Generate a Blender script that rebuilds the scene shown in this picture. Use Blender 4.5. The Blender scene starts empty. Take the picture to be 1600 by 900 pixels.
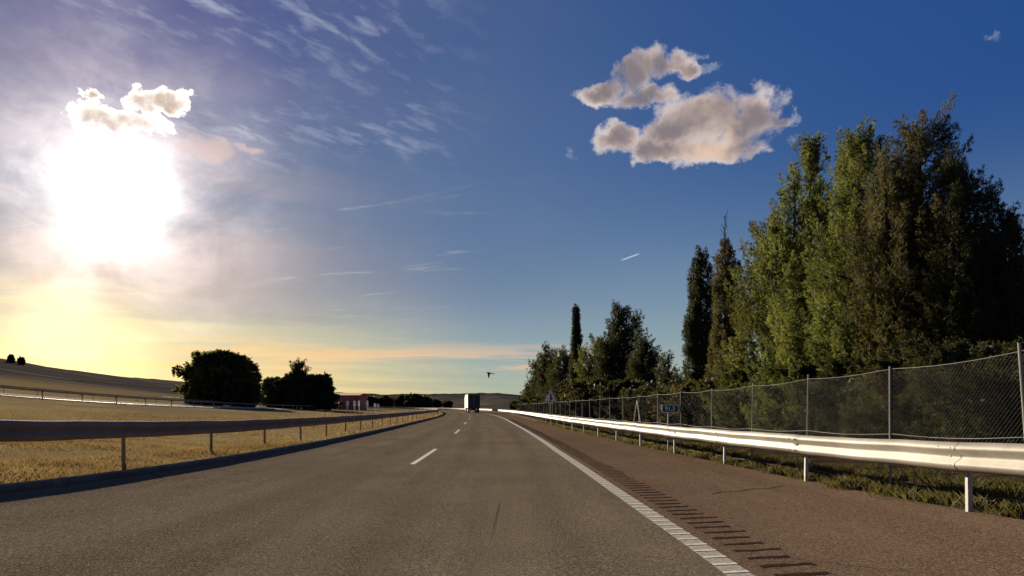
import bpy, math, random
import numpy as np
from mathutils import Vector
random.seed(4); rad = math.radians
S = bpy.context.scene; C = S.collection
# ------------------------------------------------------------------ camera, sky, sun, exposure
CAMH = 1.35; F = 1040.0; HY = 635.0
cam = bpy.data.cameras.new('camera'); camo = bpy.data.objects.new('camera', cam); C.objects.link(camo)
camo.location = (0, 0, CAMH); camo.rotation_euler = (rad(90), 0, 0)
cam.sensor_width = 36; cam.lens = F/1600*36; cam.shift_y = (HY-450)/1600; cam.clip_end = 20000; cam.clip_start = .05
S.camera = camo
EXPO = 1.5; SKYK = .07
S.view_settings.view_transform = 'Standard'; S.view_settings.look = 'None'
S.view_settings.exposure = EXPO; S.view_settings.gamma = 1; S.view_settings.use_curve_mapping = False
S.cycles.max_bounces = 6; S.cycles.transparent_max_bounces = 12
def pix(px, py): return (px-800)/F, (HY-py)/F
su, sv = pix(178, 305)
SUN = np.array([su, 1, sv]); SUN /= np.linalg.norm(SUN)
SUN_EL = math.asin(SUN[2]); SUN_AZ = math.atan2(SUN[0], SUN[1])
sl = bpy.data.lights.new('sun', 'SUN'); sl.energy = 4.6; sl.angle = rad(.5); sl.color = (1, .86, .66)
slo = bpy.data.objects.new('sun', sl); C.objects.link(slo)
slo.rotation_euler = Vector((-SUN[0], -SUN[1], -SUN[2])).to_track_quat('-Z', 'Y').to_euler()

# ---- node expression helper
class G:
    def __init__(s, nt): s.nt = nt; s.N = nt.nodes; s.L = nt.links
    def n(s, t, **kw):
        x = s.N.new(t)
        for k, v in kw.items(): setattr(x, k, v)
        return x
    def link(s, a, b): s.L.new(a, b)
    def put(s, sock, v):
        if isinstance(v, bpy.types.NodeSocket): s.L.new(v, sock)
        elif v is not None:
            if isinstance(v, (tuple, list)) and len(v) == 3 and sock.type == 'RGBA': v = (*v, 1)
            sock.default_value = v
    def m(s, op, a, b=None, c=None, clamp=False):
        x = s.n('ShaderNodeMath', operation=op, use_clamp=clamp)
        s.put(x.inputs[0], a)
        if b is not None: s.put(x.inputs[1], b)
        if c is not None: s.put(x.inputs[2], c)
        return x.outputs[0]
    def ss(s, x, a, b, o0=0., o1=1., kind='SMOOTHSTEP'):
        r = s.n('ShaderNodeMapRange', interpolation_type=kind)
        s.put(r.inputs['Value'], x)
        for k, v in (('From Min', a), ('From Max', b), ('To Min', o0), ('To Max', o1)): r.inputs[k].default_value = v
        return r.outputs[0]
    def mix(s, f, a, b, mode='MIX'):
        x = s.n('ShaderNodeMix', data_type='RGBA', blend_type=mode)
        s.put(x.inputs['Factor'], f); s.put(x.inputs['A'], a); s.put(x.inputs['B'], b)
        return next(o for o in x.outputs if o.type == 'RGBA')
    def noise(s, vec, scale, detail=4, rough=.5, dist=0.):
        x = s.n('ShaderNodeTexNoise'); s.put(x.inputs['Vector'], vec)
        x.inputs['Scale'].default_value = scale; x.inputs['Detail'].default_value = detail
        x.inputs['Roughness'].default_value = rough; x.inputs['Distortion'].default_value = dist
        return x.outputs['Fac']
    def vor(s, vec, scale, feature='F1', out='Distance', rnd=1.):
        x = s.n('ShaderNodeTexVoronoi', feature=feature); s.put(x.inputs['Vector'], vec)
        x.inputs['Scale'].default_value = scale; x.inputs['Randomness'].default_value = rnd
        return x.outputs[out]
    def xyz(s, v):
        x = s.n('ShaderNodeSeparateXYZ'); s.put(x.inputs[0], v); return x.outputs
    def vec(s, a, b, c):
        x = s.n('ShaderNodeCombineXYZ'); s.put(x.inputs[0], a); s.put(x.inputs[1], b); s.put(x.inputs[2], c); return x.outputs[0]
    def dot(s, v, w):
        x = s.n('ShaderNodeVectorMath', operation='DOT_PRODUCT'); s.put(x.inputs[0], v); s.put(x.inputs[1], tuple(float(q) for q in w)); return x.outputs['Value']
    def scl(s, v, w):
        x = s.n('ShaderNodeVectorMath', operation='MULTIPLY'); s.put(x.inputs[0], v); s.put(x.inputs[1], tuple(w)); return x.outputs[0]
    def ramp(s, x, stops):
        r = s.n('ShaderNodeValToRGB'); s.put(r.inputs[0], x); e = r.color_ramp.elements
        while len(e) < len(stops): e.new(.5)
        for q, (p, c) in zip(e, stops): q.position = p; q.color = (*c, 1)
        return r.outputs[0]
def lin(r, g, b): return tuple(((c/255+.055)/1.055)**2.4 if c > 10 else c/255/12.92 for c in (r, g, b))

# ---- sky
W = bpy.data.worlds.new('World'); S.world = W; W.use_nodes = True
g = G(W.node_tree); W.node_tree.nodes.clear()
out = g.n('ShaderNodeOutputWorld'); bg = g.n('ShaderNodeBackground'); g.link(bg.outputs[0], out.inputs[0])
bg.inputs['Strength'].default_value = SKYK
D = g.n('ShaderNodeTexCoord').outputs['Generated']
dx, dy, dz = g.xyz(D)
K = 1/(SKYK*2**EXPO)                       # sky radiance that displays as the given colour
nish = g.n('ShaderNodeTexSky', sky_type='NISHITA', sun_disc=False, sun_elevation=SUN_EL, sun_rotation=SUN_AZ, air_density=1.0, dust_density=.2, ozone_density=2.0).outputs[0]
el = g.m('MAXIMUM', dz, 0.)
ba = lambda x, y: g.m('SUBTRACT', g.m('MULTIPLY', x, y), 0)
base = g.ramp(el, [(0, lin(172, 176, 150)), (.035, lin(158, 172, 158)), (.08, lin(140, 160, 164)), (.15, lin(120, 142, 162)), (.24, lin(94, 122, 156)), (.34, lin(72, 104, 148)), (.46, lin(52, 86, 138)), (.62, lin(34, 64, 122)), (1, lin(20, 42, 100))])
base = g.mix(g.m('MULTIPLY', g.ss(dx, .35, -.25), g.m('MULTIPLY', .62, g.ss(el, .08, .2))), base, lin(80, 100, 138))
right = g.ss(dx, -.2, .65)
base = g.mix(g.m('MULTIPLY', right, g.ss(el, .12, .4)), base, lin(30, 72, 134))
base = g.mix(g.m('MULTIPLY', right, .35), base, g.mix(1., base, (.74, .86, .98), 'MULTIPLY'))
leftm = g.ss(dx, .1, -.55)
base = g.mix(g.m('MULTIPLY', leftm, g.ss(el, .3, .5)), base, lin(58, 68, 132))
cs = g.dot(D, SUN); ang = g.m('ARCCOSINE', g.m('MINIMUM', cs, .99999))
horiz = g.dot(D, (SUN[0]/math.hypot(SUN[0], SUN[1]), SUN[1]/math.hypot(SUN[0], SUN[1]), 0))
# warm low band spreading from below the sun
warm = g.m('MULTIPLY', g.m('EXPONENT', g.m('MULTIPLY', el, -9.)), g.ss(horiz, .86, 1.0))
base = g.mix(g.m('MULTIPLY', warm, 1.0, clamp=True), base, lin(255, 222, 130))
# --- high thin cloud on a far layer
inv = g.m('DIVIDE', 1., g.m('ADD', el, .06))
px_, py_ = g.m('MULTIPLY', dx, inv), g.m('MULTIPLY', dy, inv)
P = g.vec(px_, py_, 0.)
def rotp(a, sx, sy):
    c_, s_ = math.cos(a), math.sin(a)
    return g.vec(g.m('MULTIPLY', g.m('ADD', g.m('MULTIPLY', px_, c_), g.m('MULTIPLY', py_, s_)), sx), g.m('MULTIPLY', g.m('SUBTRACT', g.m('MULTIPLY', py_, c_), g.m('MULTIPLY', px_, s_)), sy), 1.3)
broad = g.noise(rotp(.5, .35, .8), 1.0, 4, .55, .3)
veil = g.ss(broad, .42, .68)
near = g.ss(ang, .62, .12)                   # cloud is mostly on the sun's side
veil = g.m('MULTIPLY', veil, g.m('ADD', g.m('MULTIPLY', g.m('MULTIPLY', near, g.ss(el, .50, .22)), .50), g.m('MULTIPLY', g.ss(dx, .35, -.25), .22)))
veilc = g.mix(g.ss(ang, .34, .12), lin(118, 122, 146), lin(205, 172, 166))
base = g.mix(g.m('MULTIPLY', veil, .65), base, veilc)
# altocumulus puffs, upper left
puff = g.noise(rotp(.9, 3.2, 6.0), 3.4, 4, .55, .15)
pm = g.m('MULTIPLY', g.ss(puff, .46, .74), g.m('MULTIPLY', g.m('MULTIPLY', g.ss(el, .28, .36), g.ss(dx, .0, -.3)), g.ss(g.noise(P, .9, 2), .36, .52)))
base = g.mix(g.m('MULTIPLY', pm, .75), base, lin(165, 172, 192))
# broken wisps
wis = g.noise(rotp(-.25, .8, 3.2), 1.5, 7, .62, .6)
wm = g.m('MULTIPLY', g.ss(wis, .57, .74), g.m('MULTIPLY', g.ss(dx, .12, -.15), g.m('MULTIPLY', g.ss(el, .07, .14), g.ss(el, .36, .24))))
base = g.mix(g.m('MULTIPLY', wm, .4), base, lin(205, 205, 205))
# low peach streaks over the horizon
lowv = g.vec(g.m('MULTIPLY', g.m('ARCTAN2', dx, dy), 3.2), g.m('MULTIPLY', dz, 55.), 4.)
stn = g.noise(lowv, 1.0, 6, .6, .5)
band = g.m('MULTIPLY', g.ss(el, .03, .055), g.ss(el, .105, .07))
sm = g.m('MULTIPLY', g.m('MULTIPLY', g.ss(stn, .42, .58), band), g.ss(dx, .30, .0))
base = g.mix(g.m('MULTIPLY', sm, .8), base, g.mix(g.ss(dx, -.45, .05), lin(255, 205, 125), lin(222, 182, 152)))
band2 = g.m('MULTIPLY', g.ss(el, .02, .10), g.ss(el, .20, .10))
sm2 = g.m('MULTIPLY', g.m('MULTIPLY', g.ss(g.noise(g.scl(lowv, (.6, .45, 1)), 1.3, 5, .6, .4), .47, .66), band2), g.ss(dx, -.25, -.5))
base = g.mix(g.m('MULTIPLY', sm2, .5), base, lin(250, 225, 165))
# --- sun glare in the air
def gl(sig): return g.m('EXPONENT', g.m('MULTIPLY', g.m('POWER', g.m('DIVIDE', ang, sig), 2.), -1.))
rag = g.noise(g.scl(D, (6, 6, 9)), 1.6, 5, .6, .4)
rag2 = g.noise(g.scl(D, (9, 9, 12)), 1.5, 5, .6, .3)
ang = g.m('MULTIPLY', ang, g.ss(rag2, .25, .75, .84, 1.16, 'LINEAR'))
core = g.m('MULTIPLY', gl(.047), 3.2)
halo = g.m('MULTIPLY', g.m('ADD', gl(.115), g.m('MULTIPLY', g.m('EXPONENT', g.m('MULTIPLY', ang, -9.)), .32)), g.ss(rag, .25, .75, .35, 1.8))
wide = g.m('EXPONENT', g.m('MULTIPLY', ang, -5.2))
def addc(b, f, c): return g.mix(1., b, g.mix(f, (0, 0, 0), c), 'ADD')
def scaled(f, c): return g.scl(g.vec(f, f, f), c)
base = g.mix(1., base, scaled(core, (1, .97, .9)), 'ADD')
base = g.mix(1., base, scaled(halo, (.60, .50, .44)), 'ADD')
low_d = np.array([(108-800)/F, 1, (HY-556)/F]); low_d /= np.linalg.norm(low_d)
la = g.m('ARCCOSINE', g.m('MINIMUM', g.dot(D, low_d), .99999))
base = g.mix(1., base, scaled(g.m('EXPONENT', g.m('MULTIPLY', g.m('POWER', g.m('DIVIDE', la, .085), 2.), -1.)), (.75, .55, .22)), 'ADD')
base = g.mix(1., base, scaled(wide, (.05, .04, .045)), 'ADD')
# --- cumulus clouds: groups of lobes, each given as a direction and an angular size
def puffs(lobes, cpx, scale, seed, soft=.30, amp=1.5, warp=.035):
    c = np.array([*[(cpx[0]-800)/F], 1, (HY-cpx[1])/F]); c /= np.linalg.norm(c)
    r = np.cross(c, (0, 0, 1)); r /= np.linalg.norm(r); u = np.cross(r, c)
    d0 = g.m('MAXIMUM', g.dot(D, c), .05)
    n1 = g.n('ShaderNodeTexNoise'); n1.inputs['Scale'].default_value = scale; n1.inputs['Detail'].default_value = 7; n1.inputs['Roughness'].default_value = .62; n1.inputs['Distortion'].default_value = .35
    g.put(n1.inputs['Vector'], g.mix(1., D, (seed, seed*.3, 0), 'ADD'))
    def wn(k, sc): return g.m('SUBTRACT', g.noise(g.mix(1., D, (seed+k, 0, k), 'ADD'), sc, 5, .6), .5)
    a = g.m('ADD', g.m('DIVIDE', g.dot(D, r), d0), g.m('MULTIPLY', wn(2., scale*1.4), warp*2)); b = g.m('ADD', g.m('DIVIDE', g.dot(D, u), d0), g.m('MULTIPLY', wn(5., scale*1.4), warp*2))
    fld = None
    for (x, y, rx, ry) in lobes:
        def loc(x, y):
            v = np.array([(x-800)/F, 1, (HY-y)/F]); return v@r/(v@c), v@u/(v@c)
        a0, b0 = loc(x, y); a1, _ = loc(x+rx, y); _, b1 = loc(x, y-ry)
        e = g.m('SUBTRACT', 1., g.m('ADD', g.m('POWER', g.m('ABSOLUTE', g.m('DIVIDE', g.m('SUBTRACT', a, a0), abs(a1-a0))), 2.), g.m('POWER', g.m('ABSOLUTE', g.m('DIVIDE', g.m('SUBTRACT', b, b0), abs(b1-b0))), 2.)))
        e = g.m('MAXIMUM', e, -2.)
        fld = e if fld is None else g.m('SMOOTH_MAX', fld, e, .35)
    d = g.m('ADD', g.m('ADD', fld, .24 if len(lobes) > 10 else 0.), g.m('MULTIPLY', g.m('SUBTRACT', n1.outputs['Fac'], .52), amp*2.6))
    front = g.m('GREATER_THAN', g.dot(D, c), .5)
    return g.m('MULTIPLY', g.ss(d, .0, soft), front), d, fld, a, b, n1.outputs['Fac']
al, d, fld, a_, b_, nn = puffs([(1035, 95, 42, 30), (990, 112, 48, 34), (945, 140, 52, 20), (1005, 150, 55, 20), (1065, 105, 26, 16), (1100, 180, 92, 50), (1170, 192, 72, 50), (1050, 205, 60, 36), (1040, 240, 56, 24), (960, 218, 44, 26), (1010, 235, 34, 28), (1120, 230, 95, 24), (1225, 184, 26, 12)], (1085, 175), 15., 3.1, .85, 1.4, .030)
inner = g.ss(g.m('ADD', g.m('MULTIPLY', g.m('SUBTRACT', nn, .5), 1.1), fld), .15, 1.05)
tone = g.noise(g.mix(1., D, (.7, 0, 0), 'ADD'), 9., 4, .55)
shade = g.m('MULTIPLY', g.ss(fld, .2, 1.0), g.ss(tone, .34, .56))
cc = g.mix(inner, lin(214, 204, 204), lin(232, 200, 174))
cc = g.mix(g.m('MULTIPLY', shade, .9, clamp=True), cc, lin(116, 106, 112))
base = g.mix(g.m('MULTIPLY', al, .96), base, cc)
al, d, fld, *_r = puffs([(1108, 107, 24, 8), (1090, 92, 10, 8), (889, 238, 9, 13), (1240, 216, 9, 10), (1235, 186, 14, 9), (1555, 60, 14, 12)], (1100, 150), 38., 1.2, 1.4, 2.0, .02)
base = g.mix(g.m('MULTIPLY', al, .45), base, lin(165, 172, 190))
al, d, fld, a_, b_, nn = puffs([(158, 184, 56, 30), (218, 190, 54, 30), (225, 158, 38, 20), (264, 160, 50, 19), (147, 147, 24, 7)], (200, 175), 26., 5.7, .25, 1.3, .025)
cc = g.mix(g.ss(g.m('ADD', fld, g.m('MULTIPLY', g.m('SUBTRACT', nn, .5), 1.2)), .5, 1.15), (1.35, 1.25, 1.12), lin(206, 180, 164))
base = g.mix(g.m('MULTIPLY', al, g.ss(ang, .02, .10)), base, cc)
al, *_r = puffs([(330, 235, 70, 26), (390, 228, 30, 12)], (340, 235), 12., 7.7, .9, .8)
base = g.mix(g.m('MULTIPLY', al, .55), base, lin(240, 205, 190))
# short vapour trail
t0 = np.array([*[(970-800)/F], 1, (HY-407)/F]); t1 = np.array([(1000-800)/F, 1, (HY-396)/F]); t0 /= np.linalg.norm(t0); t1 /= np.linalg.norm(t1)
tm = (t0+t1)/2; tm /= np.linalg.norm(tm); td = t1-t0; tl = np.linalg.norm(td); td /= tl; tn = np.cross(tm, td)
tr = g.m('MULTIPLY', g.ss(g.m('ABSOLUTE', g.dot(D, tn)), .0015, .0004), g.m('MULTIPLY', g.ss(g.m('ABSOLUTE', g.dot(D, td)), tl*.55, tl*.3), g.m('GREATER_THAN', g.dot(D, tm), 0)))
base = g.mix(g.m('MULTIPLY', tr, .6), base, lin(215, 222, 230))
skyc = g.mix(.96, nish, g.scl(base, (K, K, K)))
g.link(skyc, bg.inputs['Color'])

# ------------------------------------------------------------------ object helpers
def mesh(name, V, Fc, mat, loc=(0, 0, 0), smooth=False):
    me = bpy.data.meshes.new(name)
    V = np.asarray(V, dtype=np.float32) - np.asarray(loc, dtype=np.float32)
    if isinstance(Fc, np.ndarray):
        k = Fc.shape[1]; nf = len(Fc)
        me.vertices.add(len(V)); me.vertices.foreach_set('co', V.ravel())
        me.loops.add(nf*k); me.loops.foreach_set('vertex_index', Fc.ravel().astype(np.int32))
        me.polygons.add(nf); me.polygons.foreach_set('loop_start', np.arange(0, nf*k, k, dtype=np.int32))
        me.update(calc_edges=True)
    else: me.from_pydata([tuple(map(float, v)) for v in V], [], Fc); me.update()
    if mat is not None: me.materials.append(mat)
    if smooth: me.polygons.foreach_set('use_smooth', [True]*len(me.polygons))
    return me
def obj(name, V, Fc, mat, parent=None, base=(0, 0, 0), smooth=False):
    """geometry in world coordinates; its origin goes to BASE (the thing's base)"""
    o = bpy.data.objects.new(name, mesh(name, V, Fc, mat, base, smooth)); C.objects.link(o)
    if parent is not None: o.parent = parent
    else: o.location = base
    return o
def tag(o, label=None, cat=None, group=None, kind=None):
    for k, v in (('label', label), ('category', cat), ('group', group), ('kind', kind)):
        if v: o[k] = v
    return o
def thing(name, loc, label, cat, group=None, rotz=0):
    o = bpy.data.objects.new(name, None); C.objects.link(o); o.location = loc; o.rotation_euler.z = rotz; o.empty_display_size = .2
    return tag(o, label, cat, group)
class MB:
    def __init__(s): s.V = []; s.F = []
    def add(s, V, Fc):
        n = len(s.V); s.V += [tuple(map(float, v)) for v in V]; s.F += [tuple(i+n for i in f) for f in Fc]
    def box(s, x0, x1, y0, y1, z0, z1):
        s.add([(x0, y0, z0), (x1, y0, z0), (x1, y1, z0), (x0, y1, z0), (x0, y0, z1), (x1, y0, z1), (x1, y1, z1), (x0, y1, z1)],
              [(0, 3, 2, 1), (4, 5, 6, 7), (0, 1, 5, 4), (1, 2, 6, 5), (2, 3, 7, 6), (3, 0, 4, 7)])
    def tube(s, pts, rs, n=8, cap=True):
        pts = [np.array(p, float) for p in pts]; rings = []
        for i, p in enumerate(pts):
            t = pts[min(i+1, len(pts)-1)]-pts[max(i-1, 0)]; t /= max(np.linalg.norm(t), 1e-9)
            a = np.cross(t, (0, 0, 1)) if abs(t[2]) < .9 else np.cross(t, (0, 1, 0)); a /= np.linalg.norm(a); b = np.cross(t, a)
            r = rs[i] if hasattr(rs, '__len__') else rs
            rings.append([p+r*(a*math.cos(q)+b*math.sin(q)) for q in np.arange(n)*2*math.pi/n])
        k = len(s.V)
        V = [v for r_ in rings for v in r_]; Fc = []
        for i in range(len(pts)-1):
            for j in range(n): Fc.append((i*n+j, i*n+(j+1) % n, (i+1)*n+(j+1) % n, (i+1)*n+j))
        if cap: Fc += [tuple(range(n))[::-1], tuple(range((len(pts)-1)*n, len(pts)*n))]
        s.add(V, Fc)
    def prism(s, poly, y0, y1):          # polygon in x,z extruded along y
        n = len(poly); V = [(x, y0, z) for x, z in poly]+[(x, y1, z) for x, z in poly]
        s.add(V, [tuple(range(n))[::-1], tuple(range(n, 2*n))]+[(i, (i+1) % n, n+(i+1) % n, n+i) for i in range(n)][::1])
    def put(s, name, mat, parent, smooth=False):   # vertices are in the parent's own space
        o = bpy.data.objects.new(name, mesh(name, s.V, s.F, mat, (0, 0, 0), smooth)); C.objects.link(o)
        if parent is not None: o.parent = parent
        return o

# ------------------------------------------------------------------ materials
def mat(name):
    m = bpy.data.materials.new(name); m.use_nodes = True; nt = m.node_tree
    gg = G(nt); p = nt.nodes['Principled BSDF']; return m, gg, p
def bump(gg, p, h, strength, dist=.01):
    b = gg.n('ShaderNodeBump'); b.inputs['Strength'].default_value = strength; b.inputs['Distance'].default_value = dist
    gg.put(b.inputs['Height'], h); gg.link(b.outputs[0], p.inputs['Normal'])
def plain(name, col, rough=.6, metal=0., var=.15, scale=6., spec=.5):
    m, q, p = mat(name); o = q.n('ShaderNodeTexCoord').outputs['Object']
    n_ = q.noise(o, scale, 6, .6)
    q.link(q.mix(q.ss(n_, .3, .7), tuple(c*(1-var) for c in col), tuple(min(1, c*(1+var)) for c in col)), p.inputs['Base Color'])
    p.inputs['Roughness'].default_value = rough; p.inputs['Metallic'].default_value = metal; p.inputs['Specular IOR Level'].default_value = spec
    return m
def asphalt(name, c0, c1, speck, tracks=True, rough=.85):
    m, q, p = mat(name); uv = q.n('ShaderNodeTexCoord').outputs['UV']; pos = q.n('ShaderNodeNewGeometry').outputs['Position']
    U, V_, _ = q.xyz(uv)
    big = q.noise(pos, .35, 5, .6); lng = q.noise(q.scl(uv, (1.6, .05, 1)), 1.2, 4, .55)
    col = q.mix(q.ss(big, .3, .7), c0, c1)
    col = q.mix(q.m('MULTIPLY', q.ss(lng, .42, .62), .4), col, tuple(c*.72 for c in c0))
    if tracks:
        wt = None
        for off in (-3.35, -1.1, .95, 2.85):
            e = q.m('EXPONENT', q.m('MULTIPLY', q.m('POWER', q.m('DIVIDE', q.m('SUBTRACT', U, off), .34), 2.), -1.))
            wt = e if wt is None else q.m('ADD', wt, e)
        col = q.mix(q.m('MULTIPLY', wt, .32), col, tuple(c*.6 for c in c0))
    ce = q.vor(q.mix(.06, pos, q.n('ShaderNodeTexNoise').outputs['Color']), .33, 'DISTANCE_TO_EDGE')
    col = q.mix(q.m('MULTIPLY', q.m('MULTIPLY', q.ss(ce, .006, .002), q.ss(q.noise(pos, .21, 2), .5, .6)), .8), col, (.02, .017, .014))
    stain = q.noise(q.scl(pos, (1, .35, 1)), .9, 6, .7)
    col = q.mix(q.m('MULTIPLY', q.ss(stain, .54, .70), .45), col, tuple(c*.5 for c in c0))
    fine = q.noise(pos, 60., 3, .75); med = q.noise(pos, 22., 4, .75)
    col = q.mix(q.m('MULTIPLY', q.ss(fine, .53, .62), .55), col, speck)
    col = q.mix(q.m('MULTIPLY', q.ss(fine, .49, .40), .6), col, tuple(c*.35 for c in c0))
    col = q.mix(q.m('MULTIPLY', q.ss(med, .52, .42), .4), col, tuple(c*.45 for c in c0))
    q.link(col, p.inputs['Base Color']); p.inputs['Roughness'].default_value = rough; p.inputs['Specular IOR Level'].default_value = 0
    bump(q, p, q.m('ADD', fine, med), .6, .006)
    return m
M = {}
M['asphalt'] = asphalt('asphalt', (.112, .089, .063), (.150, .118, .084), (.35, .29, .21))
M['shoulder'] = asphalt('shoulder asphalt', (.098, .066, .045), (.126, .086, .058), (.32, .23, .16), False)
M['asphalt_glare'] = asphalt('far asphalt with glare', (.36, .31, .25), (.44, .385, .31), (.4, .36, .3), False, .9)  # sun glare on the opposite carriageway put into a pale base colour
def paint_mat():
    m, q, p = mat('road paint'); pos = q.n('ShaderNodeNewGeometry').outputs['Position']
    n_ = q.noise(pos, 22, 6, .7); f_ = q.noise(pos, 90, 3, .7)
    col = q.mix(q.ss(n_, .38, .62), (.17, .152, .122), (.30, .275, .23)); col = q.mix(q.m('MULTIPLY', q.ss(f_, .48, .38), .6), col, (.12, .1, .08))
    q.link(col, p.inputs['Base Color']); p.inputs['Roughness'].default_value = .55; bump(q, p, f_, .4, .004); return m
M['paint'] = paint_mat()
M['paint_rib'] = plain('raised paint rib', (.48, .45, .38), .5, 0, .25, 30)
M['groove'] = plain('milled groove', (.030, .019, .015), .95, 0, .7, 60, .0)
def ground_mat():
    m, q, p = mat('ground'); pos = q.n('ShaderNodeNewGeometry').outputs['Position']; X, Y, Z = q.xyz(pos)
    n1 = q.noise(pos, .12, 6, .6); n2 = q.noise(pos, 1.6, 6, .7); n3 = q.noise(pos, 14, 4, .7)
    straw = q.mix(q.ss(n1, .35, .65), (.19, .14, .068), (.27, .205, .10))
    straw = q.mix(q.m('MULTIPLY', q.ss(n2, .45, .6), .5), straw, (.17, .13, .06))
    straw = q.mix(q.m('MULTIPLY', q.ss(n3, .55, .4), .35), straw, (.12, .085, .045))
    # worn and green bands in the wide median, following the road
    bn = q.noise(q.scl(pos, (.16, .03, 1)), 1., 5, .6)
    straw = q.mix(q.m('MULTIPLY', q.m('MULTIPLY', q.ss(bn, .46, .58), q.ss(X, -9, -13)), .75), straw, (.13, .11, .07))
    dirt = q.mix(q.ss(n2, .35, .65), (.03, .022, .015), (.07, .052, .033))
    col = q.mix(q.ss(q.m('ADD', X, q.m('MULTIPLY', q.m('SUBTRACT', n2, .5), 1.)), 3.2, 4.6), straw, dirt)
    # farmed fields on the far slopes
    cell = q.n('ShaderNodeTexVoronoi', feature='F1', distance='CHEBYCHEV'); q.put(cell.inputs['Vector'], q.scl(pos, (1/260, 1/520, 0))); cell.inputs['Scale'].default_value = 1
    rr, gg_, bb_ = q.xyz(cell.outputs['Color'])
    fc = q.ramp(rr, [(0, (.045, .042, .045)), (.3, (.085, .075, .065)), (.5, (.05, .05, .05)), (.66, (.13, .105, .075)), (.8, (.04, .045, .035)), (.93, (.18, .15, .11))])
    fc = q.mix(1., fc, (.72, .72, .74), 'MULTIPLY'); fc = q.mix(q.m('MULTIPLY', q.ss(q.noise(q.scl(pos, (.01, .05, .0)), 1, 5, .6), .45, .6), .45), fc, (.05, .045, .04))
    fc = q.mix(q.m('MULTIPLY', q.ss(q.noise(q.scl(pos, (.04, .012, 0)), 1, 7, .7), .5, .62), .6), fc, (.035, .033, .022))
    fc = q.mix(q.m('MULTIPLY', q.ss(q.noise(q.scl(pos, (.006, .035, 0)), 1.3, 4, .5), .60, .66), .5), fc, (.24, .2, .14))
    fc = q.mix(q.m('MULTIPLY', q.m('MULTIPLY', q.ss(Z, 30, 40), q.ss(Y, 900, 1500)), .8), fc, (.028, .032, .024))
    dist = q.m('SQRT', q.m('ADD', q.m('MULTIPLY', X, X), q.m('MULTIPLY', Y, Y)))
    left = q.m('SUBTRACT', dist, q.ss(q.m('DIVIDE', X, q.m('MAXIMUM', Y, 1.)), -.2, -.5, 0., 90.))
    col = q.mix(q.ss(left, 170, 290), q.mix(q.ss(dist, 90, 200), col, (.16, .12, .062)), fc)
    # dark verge behind the opposite carriageway
    q.link(col, p.inputs['Base Color']); p.inputs['Roughness'].default_value = .95; p.inputs['Specular IOR Level'].default_value = 0
    bump(q, p, q.m('ADD', n2, n3), .7, .08)
    return m
M['ground'] = ground_mat()
def galv(name, c0, c1, rust=True, rough=.5, metal=.35):
    m, q, p = mat(name); pos = q.n('ShaderNodeTexCoord').outputs['Object']
    n1 = q.noise(pos, 1.1, 6, .65); n2 = q.noise(q.scl(pos, (6, 6, 40)), 1.5, 4, .6)
    p.inputs['Specular IOR Level'].default_value = .2; col = q.mix(q.ss(n1, .3, .7), c0, c1); col = q.mix(q.m('MULTIPLY', q.ss(n2, .5, .7), .22), col, tuple(c*.5 for c in c0))
    if rust: col = q.mix(q.m('MULTIPLY', q.ss(q.noise(pos, 3.1, 6, .7), .66, .74), .7), col, (.16, .09, .05))
    q.link(col, p.inputs['Base Color']); p.inputs['Roughness'].default_value = rough; p.inputs['Metallic'].default_value = metal; return m
M['rail'] = galv('galvanised beam', (.165, .15, .125), (.27, .245, .205), True, .6, .1)
M['rail_dark'] = galv('brown beam', (.19, .125, .10), (.26, .18, .14), True, .8, .0)  # browner base colour than the galvanised beam
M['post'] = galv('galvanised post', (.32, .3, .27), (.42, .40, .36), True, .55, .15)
M['post_brown'] = galv('brown post', (.20, .14, .09), (.27, .19, .12), True, .7, .1)  # darker, browner base colour than the galvanised post
M['rust'] = plain('rust', (.12, .06, .035), .9, 0, .4, 60)
M['bolt'] = plain('bolt steel', (.09, .08, .075), .6, .5)
M['wire'] = galv('fence wire', (.045, .042, .038), (.075, .07, .062), False, .6, .3)
M['fpost'] = galv('fence post', (.17, .165, .15), (.26, .25, .22), False, .6, .2)
def leaf(name, dark, light, trans=.5, scale=1.2, tcol=None):
    m, q, p = mat(name); o = q.n('ShaderNodeTexCoord').outputs['Object']; info = q.n('ShaderNodeObjectInfo').outputs['Random']
    n1 = q.noise(o, scale, 4, .6); n2 = q.noise(o, scale*9, 3, .7)
    tn = q.n('ShaderNodeAttribute', attribute_name='tone').outputs['Fac']
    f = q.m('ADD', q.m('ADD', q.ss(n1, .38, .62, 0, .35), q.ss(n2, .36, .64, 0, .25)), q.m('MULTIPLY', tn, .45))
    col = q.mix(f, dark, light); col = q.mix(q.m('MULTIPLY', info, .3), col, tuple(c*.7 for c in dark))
    q.link(col, p.inputs['Base Color']); p.inputs['Roughness'].default_value = .6; p.inputs['Specular IOR Level'].default_value = .08
    t = q.n('ShaderNodeBsdfTranslucent'); q.link(q.mix(1., col, tcol or (1.25, 1.2, .6), 'MULTIPLY'), t.inputs[0])
    mx = q.n('ShaderNodeMixShader'); mx.inputs[0].default_value = trans; q.link(p.outputs[0], mx.inputs[1]); q.link(t.outputs[0], mx.inputs[2])
    q.link(mx.outputs[0], m.node_tree.nodes['Material Output'].inputs[0]); return m
M['leaf_green'] = leaf('cypress foliage green', (.020, .028, .013), (.165, .185, .070))
M['leaf_olive'] = leaf('cypress foliage olive', (.020, .025, .012), (.135, .14, .058))
M['leaf_brown'] = leaf('cypress foliage brownish', (.022, .022, .013), (.105, .095, .050), .4)
M['leaf_dark'] = leaf('cypress foliage dark', (.020, .023, .014), (.072, .075, .038), .3)
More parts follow.
